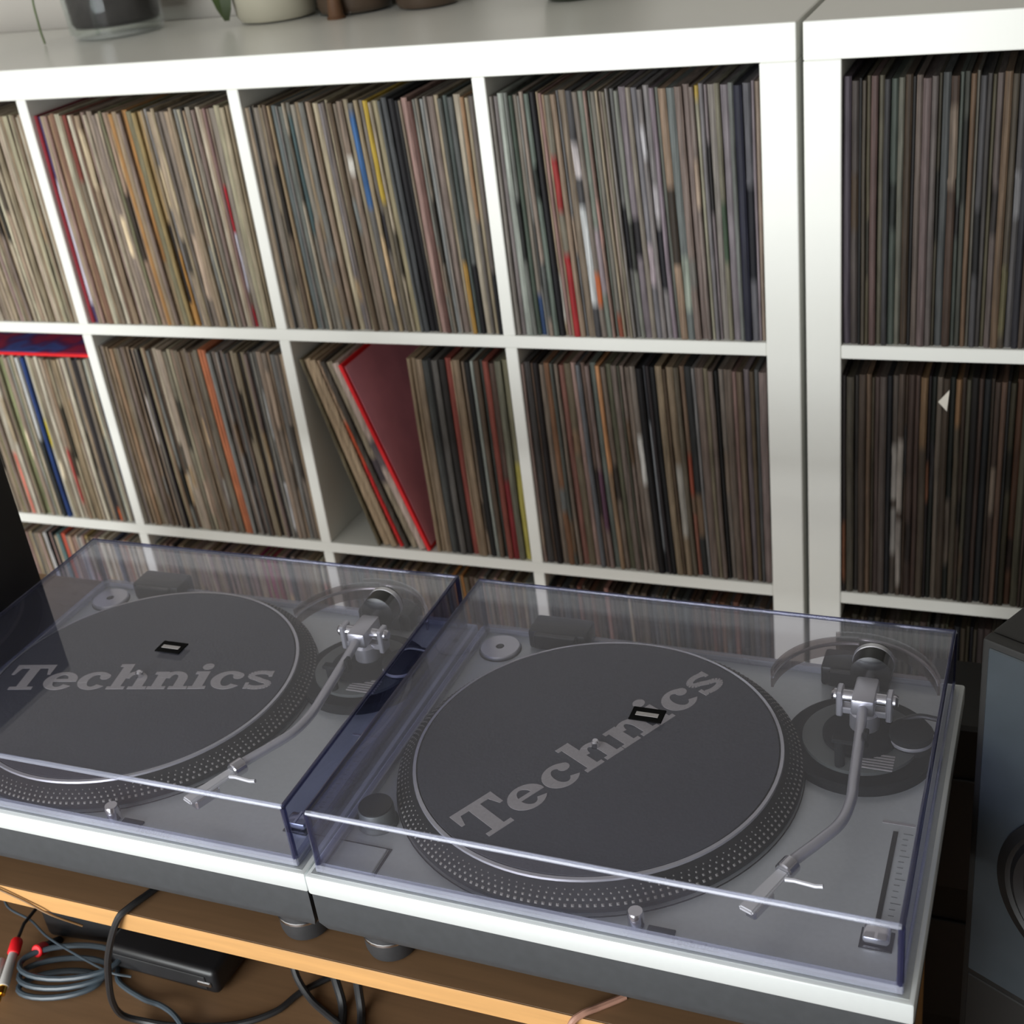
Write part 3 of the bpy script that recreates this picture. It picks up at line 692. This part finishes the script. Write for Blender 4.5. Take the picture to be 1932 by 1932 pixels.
    MB().lathe([(.0062, -.004), (.0070, -.003), (.0070, .007), (.0060, .008)], 20, M=M @ Matrix.Rotation(PI / 2, 4, 'Y')).build('collar', CHROME, hs)
    bm = bmesh.new(); bmesh.ops.create_cube(bm, size=1)
    for v in bm.verts: v.co = Vector((.036 + v.co.x * .024, v.co.y * .009, -.007 + v.co.z * .009))
    bmesh.ops.bevel(bm, geom=bm.edges[:], offset=.0015, segments=1, affect='EDGES')
    MB().bm(bm, M=M).build('cartridge', CHROME, hs)
    MB().tube([M @ Vector(q) for q in ((.014, .006, .002), (.012, .012, .003), (.008, .026, .003), (  .006, .031, .004))], .0017, 8).build('finger_lift', SHELLM, hs)
    # counterweight behind the pivot
    Mr = Matrix.Rotation(-PI / 2, 4, 'X')
    MB().tube([(ax, ay + .012, ZT + .003), (ax + .001, ay + .060, ZT + .005)], .0045, 12).build('rear_shaft', CHROME, t)
    k = MB().lathe([(.010, .0), (.0165, .002), (.0165, .024), (.010, .026)], 36, (ax, ay + .028, ZT + .004), Mr).build('counterweight', BLACKP, t)
    MB().lathe([(.0166, .017), (.0172, .0175), (.0172, .022), (.0166, .0225)], 36, (ax, ay + .028, ZT + .004), Mr, cap=False).build('weight_dial', SATIN, k)
    # dust cover
    cx0, cx1, cy0, cy1, CT, T = .0088, .4442, .0067, .3470, H + .0601, .003
    dc = MB().box(cx0, cx1, cy0, cy1, CT - T, CT).build('dust_cover', PANE, t)
    dc['label'] = 'closed tinted clear lid'
    zb = H + .0012
    for bx in ((cx0, cx1, cy0, cy0 + T), (cx0, cx1, cy1 - T, cy1), (cx0, cx0 + T, cy0 + T, cy1 - T), (cx1 - T, cx1, cy0 + T, cy1 - T)):
        MB().box(*bx, zb, CT - T).build('cover_side', PANESIDE if bx[1] - bx[0] < .01 else PANE, dc)
    e = .0014
    MB().tube([(cx1 - e, cy0 + e, CT - e), (cx1 - e, cy1 - e, CT - e), (cx0 + e, cy1 - e, CT - e), (cx0 + e, cy0 + e, CT - e)], .0022, 8).build('cover_edge', PANEEDGE, dc)
    MB().tube([(cx0 + e, cy0 + e, CT - e), (cx1 - e, cy0 + e, CT - e)], .0022, 8).build('cover_edge', PANEGLINT, dc)
    for x, y in ((cx0, cy0), (cx1, cy0), (cx1, cy1), (cx0, cy1)):
        xx = x + (e if x == cx0 else -e); yy = y + (e if y == cy0 else -e)
        MB().tube([(xx, yy, zb), (xx, yy, CT - .002)], .0024, 8).build('corner_edge', PANEEDGE, dc)
    lip = MB()
    lip.box(cx0 - .0008, cx1 + .0008, cy0 - .0012, cy0 + .0032, zb, zb + .007, .0006).box(cx0 - .0008, cx1 + .0008, cy1 - .0045, cy1 + .0012, zb, zb + .007, .0006)
    lip.box(cx0 - .0012, cx0 + .0045, cy0, cy1, zb, zb + .007, .0006).box(cx1 - .0045, cx1 + .0012, cy0, cy1, zb, zb + .007, .0006)
    lip.build('cover_lip', PANEGLINT, dc)
    # curved ridges moulded over the counterweight
    for a0, a1, rr, rt in ((16, 108, .070, .0016), (92, 178, .063, .0016)):
        wl = MB(); n_ = 24; vs = []
        for i in range(n_ + 1):
            a_ = math.radians(a0 + (a1 - a0) * i / n_); cs_ = Vector((math.cos(a_), math.sin(a_), 0)); c_ = Vector((.370, .262, 0))
            vs += [c_ + cs_ * (rr + .001) + Vector((0, 0, CT - .021)), c_ + cs_ * (rr + .001) + Vector((0, 0, CT - .0035)), c_ + cs_ * (rr - .001) + Vector((0, 0, CT - .0035)), c_ + cs_ * (rr - .001) + Vector((0, 0, CT - .021))]
        fs = [(4 * i + k, 4 * i + (k + 1) % 4, 4 * i + 4 + (k + 1) % 4, 4 * i + 4 + k) for i in range(n_) for k in range(4)] + [(0, 1, 2, 3), (4 * n_ + 3, 4 * n_ + 2, 4 * n_ + 1, 4 * n_)]
        wl.add(vs, fs).build('cover_recess', RIDGE, dc)
        arc = [(.370 + rr * math.cos(math.radians(a0 + (a1 - a0) * i / 20)), .262 + rr * 1.02 * math.sin(math.radians(a0 + (a1 - a0) * i / 20)), CT - .011) for i in range(21)]
        MB().tube(arc, rt, 10).build('ridge_highlight', SATIN, dc)  # satin tube imitates the bright highlight line along the ridge
    bd = MB().box(.2265 - .0135, .2265 + .0135, .1780 - .0085, .1780 + .0085, CT, CT + .0012, .0005).build('badge', BADGEM, dc)
    bd['label'] = 'small black badge with silver bar'
    MB().box(.2265 - .0092, .2265 + .0092,   .1775 - .0022, .1775 + .0022, CT + .0012, CT + .0016).build('badge_bar', PRINT, dc)
    return t
RIDGE = pane_mat('smoky_ridge', (0.66, 0.62, 0.61), 1.5, 0.10, (0.16, 0.14, 0.13), 0.06)

tr = make_turntable('silver turntable under clear lid, right of the two, lettering slanted steeply')
tr.location = (-.2177, -.8982, TZ); tr.rotation_euler = (0, 0, -.0094)
tl = copy_tree(tr)
tl['label'] = 'silver turntable under clear lid, left of the two, lettering almost level'
tl.location = (-.6715, -.8970, TZ); tl.rotation_euler = (0, 0, .0005)
bpy.context.view_layer.update()
for tt_, ang, side in ((tr, math.radians(61), 'right'), (tl, math.radians(12.4), 'left')):
    o = MB().lathe([(.020, 0), (.1470, 0), (.1474, .0008), (.1472, .0016), (.0040, .0016), (.0040, 0)], 96, cap=False).build('slipmat', FELT)
    loc = tt_.matrix_world @ Vector((*SP, H + .0197)); o.location = loc; o.rotation_euler = (0, 0, tt_.rotation_euler.z + ang)
    tag(o, f'round dark grey slipmat with silver lettering on the {side} turntable', 'slipmat')
    word(MB(), .272, .040, 0, 0, 0, .0014, .0019).build('lettering', PRINT, o, smooth=0)
    a_ = MB().lathe([(.0190, 0), (.0195, .0008), (.0195, .0030), (.0185, .0040), (.0040, .0040), (.0040, .0)], 40, cap=False).build('record_adapter', SATIN)
    a_.location = tt_.matrix_world @ Vector((.035, .319, H + .0004)); tag(a_, f'round silver record adapter in the rear left corner of the {side} turntable', 'adapter')
    hb = MB().lathe([(.0205, 0), (.0205, .0006), (.0196, .0008)], 40).build('adapter_well', BLACKP, tt_, (.035, .319, H))
    MB().lathe([(.0028, .001), (.0028, .0044)], 12).build('adapter_hole', BLACKP, a_)

# ---------------------------------------------------------------- loudspeakers
def speaker(label, loc, rz, w, dp, h, tweeter, woofer, wr):
    t = thing('loudspeaker', label, 'loudspeaker', loc, rz)
    MB().box(0, w, .012, dp, 0, h, .003, seg=2).build('cabinet', SPKBODY, t)
    MB().box(.0, w, 0, .012, 0, h, .0025, seg=2).build('front_frame', SPKBODY, t)
    MB().box(.006, w - .006, -.0015, .001, .006 + h * .42, h - .006, .001).build('baffle', BAFFLE_SHEEN, t)
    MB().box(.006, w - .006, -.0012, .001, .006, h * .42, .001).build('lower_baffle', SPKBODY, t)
    R = Matrix.Rotation(PI / 2, 4, 'X')
    k = MB().lathe([(wr, .0), (wr, .004), (wr * .90, .006), (wr * .84, .003)], 56, (w / 2, -.001, woofer), R).build('woofer', CONE, t)
    MB().lathe([(wr * .86, .004), (wr * .80, .0075), (wr * .72, .004)], 56, (w / 2, -.001, woofer), R, cap=False).build('surround', BLACKP, k)
    MB().lathe([(wr * .72, .004), (wr * .3, .0015), (wr * .28, .006), (.001, .010)], 48, (w / 2, -.001, woofer), R).build('cone', CONE, k)
    k = MB().lathe([(.030, 0), (.030, .003), (.016, .002), (.013, .006), (.001, .010)], 40, (w / 2, -.001, tweeter), R).build('tweeter', CONE, t)
    for x in (.03, w - .03):
        MB().lathe([(.0045, 0), (.0045, .002), (.003, .003)], 14, (x + .012, -.001, h * .33), R).build('screw', CHROME, t)
    return t
ra = math.radians(-28)
speaker('black loudspeaker beside the right turntable, toed in, bluish sheen on its front', (.2545, -.6865, .60), ra, .21, .19, .571, .515, .375, .078)
bk = thing('dark_area_filler', 'added black filler block for the unlit dark area between table and right bookcase', 'block', (.190, -.395, 0))  # added block standing in for an unlit area, hides the white shelf behind
MB().box(0, .42, 0, .12, 0.03, .865, .004).build('filler_body', SPKBODY, bk)
for x in (.03, .39):
    for y in (.02, .10): MB().lathe([(.015, 0), (.015, .03)], 16).build('foot', FOOTM, bk, (x, y, 0))
for z in (.25, .45, .65): MB().box(.01, .41, -.004, .0, z, z + .15, .001).build('filler_panel', BLACKP, bk)
st = thing('speaker_stand', 'black speaker stand beneath the right loudspeaker', 'stand', (.2545, -.6865, 0), ra)
MB().box(.0, .21, .0, .19, .58, .5995, .002).build('stand_plate', BLACKP, st)
MB().box(.08, .13, .07, .12, .02, .58, .003).build('post', BLACKP, st)
MB().box(.0, .21, .0, .19, 0, .02, .003).build('base_plate', BLACKP, st)
speaker('black loudspeaker standing left of the left turntable at the frame edge', (-.885, -.80, TZ), 0.0, .186, .198, .30, .23, .11, .07)

# ---------------------------------------------------------------- cables and gear
def cable(name, label, pts, rad, m_, cat='cable', n=8):
    return tag(MB().tube(spline(pts, n), rad, 8).build(name, m_), label, cat)
g = .0035
cable('power_cable', 'thick black cable from under the left turntable looping over the table edge', [
    (-.40, -.80, TZ + g), (-.412, -.855, TZ + g), (-.421, -.884, TZ + g + .001), (-.430, -.8945, TZ - .004), (-.449, -.898, .882), (-.464, -.895, .842), (-.478, -.888, .80), (-.484, -.877, .768),
    (-.468, -.868, LZ + g + .001), (-.438, -.864, LZ + g), (-.384, -.848, LZ + g), (-.351, -.823, LZ + g), (-.336, -.792, LZ + g), (-.30, -.75, LZ + g)], .0032, CABLE)
cable('signal_cable', 'grey-blue cable lying along the lower shelf beside the black box', [(-.54, -.815, LZ + .003), (-.525, -.833, LZ + .003), (-.489, -.844, LZ + .003), (-.458, -.852, LZ + .0105), (-.433, -.862, LZ + .0105), (-.40, -.885, LZ + .003)], .0028, CABLEB)
cable('thin_wire', 'thin grey wire running across the lower shelf past the red plug', [(-.71, -.78, LZ + .025), (-.691, -.793, LZ + .022), (-.657, -.800, LZ + .02), (-.623, -.815, LZ + .021), (-.580, -.826, LZ + .02), (-.532, -.835, LZ + .018), (-.51, -.83, LZ + .012)], .0013, CABLEB)
cable('thin_brown_wire', 'thin brown wire crossing the table front edge at far left', [(-.60, -.886, TZ + .002), (-.572, -.8912, TZ + .0005), (-.537, -.8912, TZ - .010), (-.512, -.8912, TZ - .020), (-.49, -.88, TZ - .04)], .0011, mat('wire_brown', (120, 88, 52), .5, noise=.05, scale=50))
cable('black_lead', 'black lead crossing under the table, beside two hanging leads', [(-.352, -.775, LZ + .05), (-.345, -.788, LZ + .02), (-.325, -.80, LZ + .004), (-.300, -.812, LZ + .003), (-.272, -.825, LZ + .003), (-.25, -.85, LZ + .003)], .0035, CABLE)
cable('black_lead', 'left of two black leads hanging under the table', [(-.300, -.755, TZ - .022), (-.302, -.77, .84), (-.302, -.785, .79), (-.29, -.80, LZ + .004), (-.275, -.835, LZ + .004)], .0042, CABLE)
cable('black_lead', 'right of two black leads hanging under the table', [(-.268, -.755, TZ - .022), (-.272, -.77, .84), (-.276, -.785, .79), (-.27, -.80, LZ + .004), (-.256, -.83, LZ + .004)], .0042, CABLE)
cable('pale_cable', 'pale brown cable end on the tabletop under the right turntable', [(.022, -.862, TZ + .003), (.017, -.867, TZ + .003), (.006, -.877, TZ + .003), (-.004, -.887, TZ + .0035), (-.012, -.894, TZ - .004), (-.02, -.895, TZ - .04), (-.02, -.88, TZ - .09)], .0028, CABLEP)
cl = []
for k in range(3):
    for i in range(24):
        an = 2 * PI * i / 24 + .4; rr = .030 + .004 * k
        cl.append((-.582 + rr * 1.35 * math.cos(an), -.853 + .010 * k + rr * .62 * math.sin(an) + .012 * math.cos(an), LZ + .0035 + .005 * k + .0007 * i / 4))
tag(MB().tube(cl, .0030, 8).build('coiled_cable', CABLEB), 'grey-blue cable wound in a coil on the lower shelf', 'cable')
bx = thing('power_box', 'flat black equipment box on the lower shelf under the table', 'box', (-.475, -.765, LZ), -.02)
MB().box(-.070, .062, -.055, .085, .003, .034, .006, seg=3).build('housing', BLACKP, bx)
MB().box(-.060, .050, -.0562, -.0545, .010, .026, .0005).build('front_panel', CABLE, bx)
MB().box(.040, .056, -.0570, -.0545, .014, .020, .001).build('socket', CHROME, bx)
for x in (-.05, .04):
    for y in (-.04, .06): MB().lathe([(.006, 0), (.006, .003)], 12).build('foot', FOOTM, bx, (x, y, 0))
dp_ = thing('adapter_block', 'dark block half hidden in shadow behind the coiled cable', 'box', (-.60, -.765, LZ), .1)
MB().box(-.045, .045, -.03, .05, 0, .045, .006, seg=2).build('block_body', BLACKP, dp_)
MB().tube([(.045, 0, .02), (.056, 0, .02)], .004, 8).build('strain_relief', CABLE, dp_)
def rca(label, tip, back, z):
    A, B = Vector((*tip, z)), Vector((*back, z + .012)); ax_ = (B - A).normalized(); L_ = (B - A).length
    q = Vector((0, 0, 1)).rotation_difference(ax_).to_matrix().to_4x4()
    t = thing('audio_plug', label, 'plug', A, 0)
    MB().lathe([(.0016, 0), (.0016, .007), (.0040, .0075), (.0040, .016)], 16, M=q).build('plug_tip', GOLD, t)
    MB().lathe([(.0052, .016), (.0055, .017), (.0050, .030), (.0045, L_ - .017)], 18, M=q)  .build('plug_shell', PLUGM, t)
    MB().lathe([(.0055, L_ - .017), (.0062, L_ - .016), (.0062, L_ - .003), (.0050, L_)], 18, M=q).build('plug_band', REDP, t)
    MB().tube([q @ Vector((0, 0, L_)), q @ Vector((0, .002, L_ + .02)), q @ Vector((.004, .012, L_ + .05))], .0018, 8).build('lead', CABLE, t)
    return t
rca('silver audio plug with red band and gold tip, pointing forward', (-.627, -.890), (-.653, -.826), LZ + .008)
t = thing('audio_plug', 'audio plug seen end on with bright red band', 'plug', (-.626, -.820, LZ + .010))
MB().lathe([(.0060, 0), (.0066, .001), (.0066, .012), (.0055, .013)], 18, M=Matrix.Rotation(math.radians(62), 4, 'X')).build('plug_band', REDP, t)
MB().lathe([(.0050, -.022), (.0052, -.020), (.0052, 0)], 18, M=Matrix.Rotation(math.radians(62), 4, 'X')).build('plug_shell', BLACKP, t)
t = thing('audio_plug', 'silver audio plug cut off by the left frame edge', 'plug', (-.648, -.872, LZ + .008))
Mq = Matrix.Rotation(.45, 4, 'Z') @ Matrix.Rotation(-PI / 2, 4, 'X')
MB().lathe([(.0052, 0), (.0055, .001), (.0048, .028), (.0040, .030)], 18, M=Mq).build('plug_shell', PLUGM, t)
MB().lathe([(.0016, -.016), (.0016, -.008), (.0040, -.0075), (.0040, 0)], 16, M=Mq).build('plug_tip', GOLD, t)
print('individual sleeves', N_REC[0])
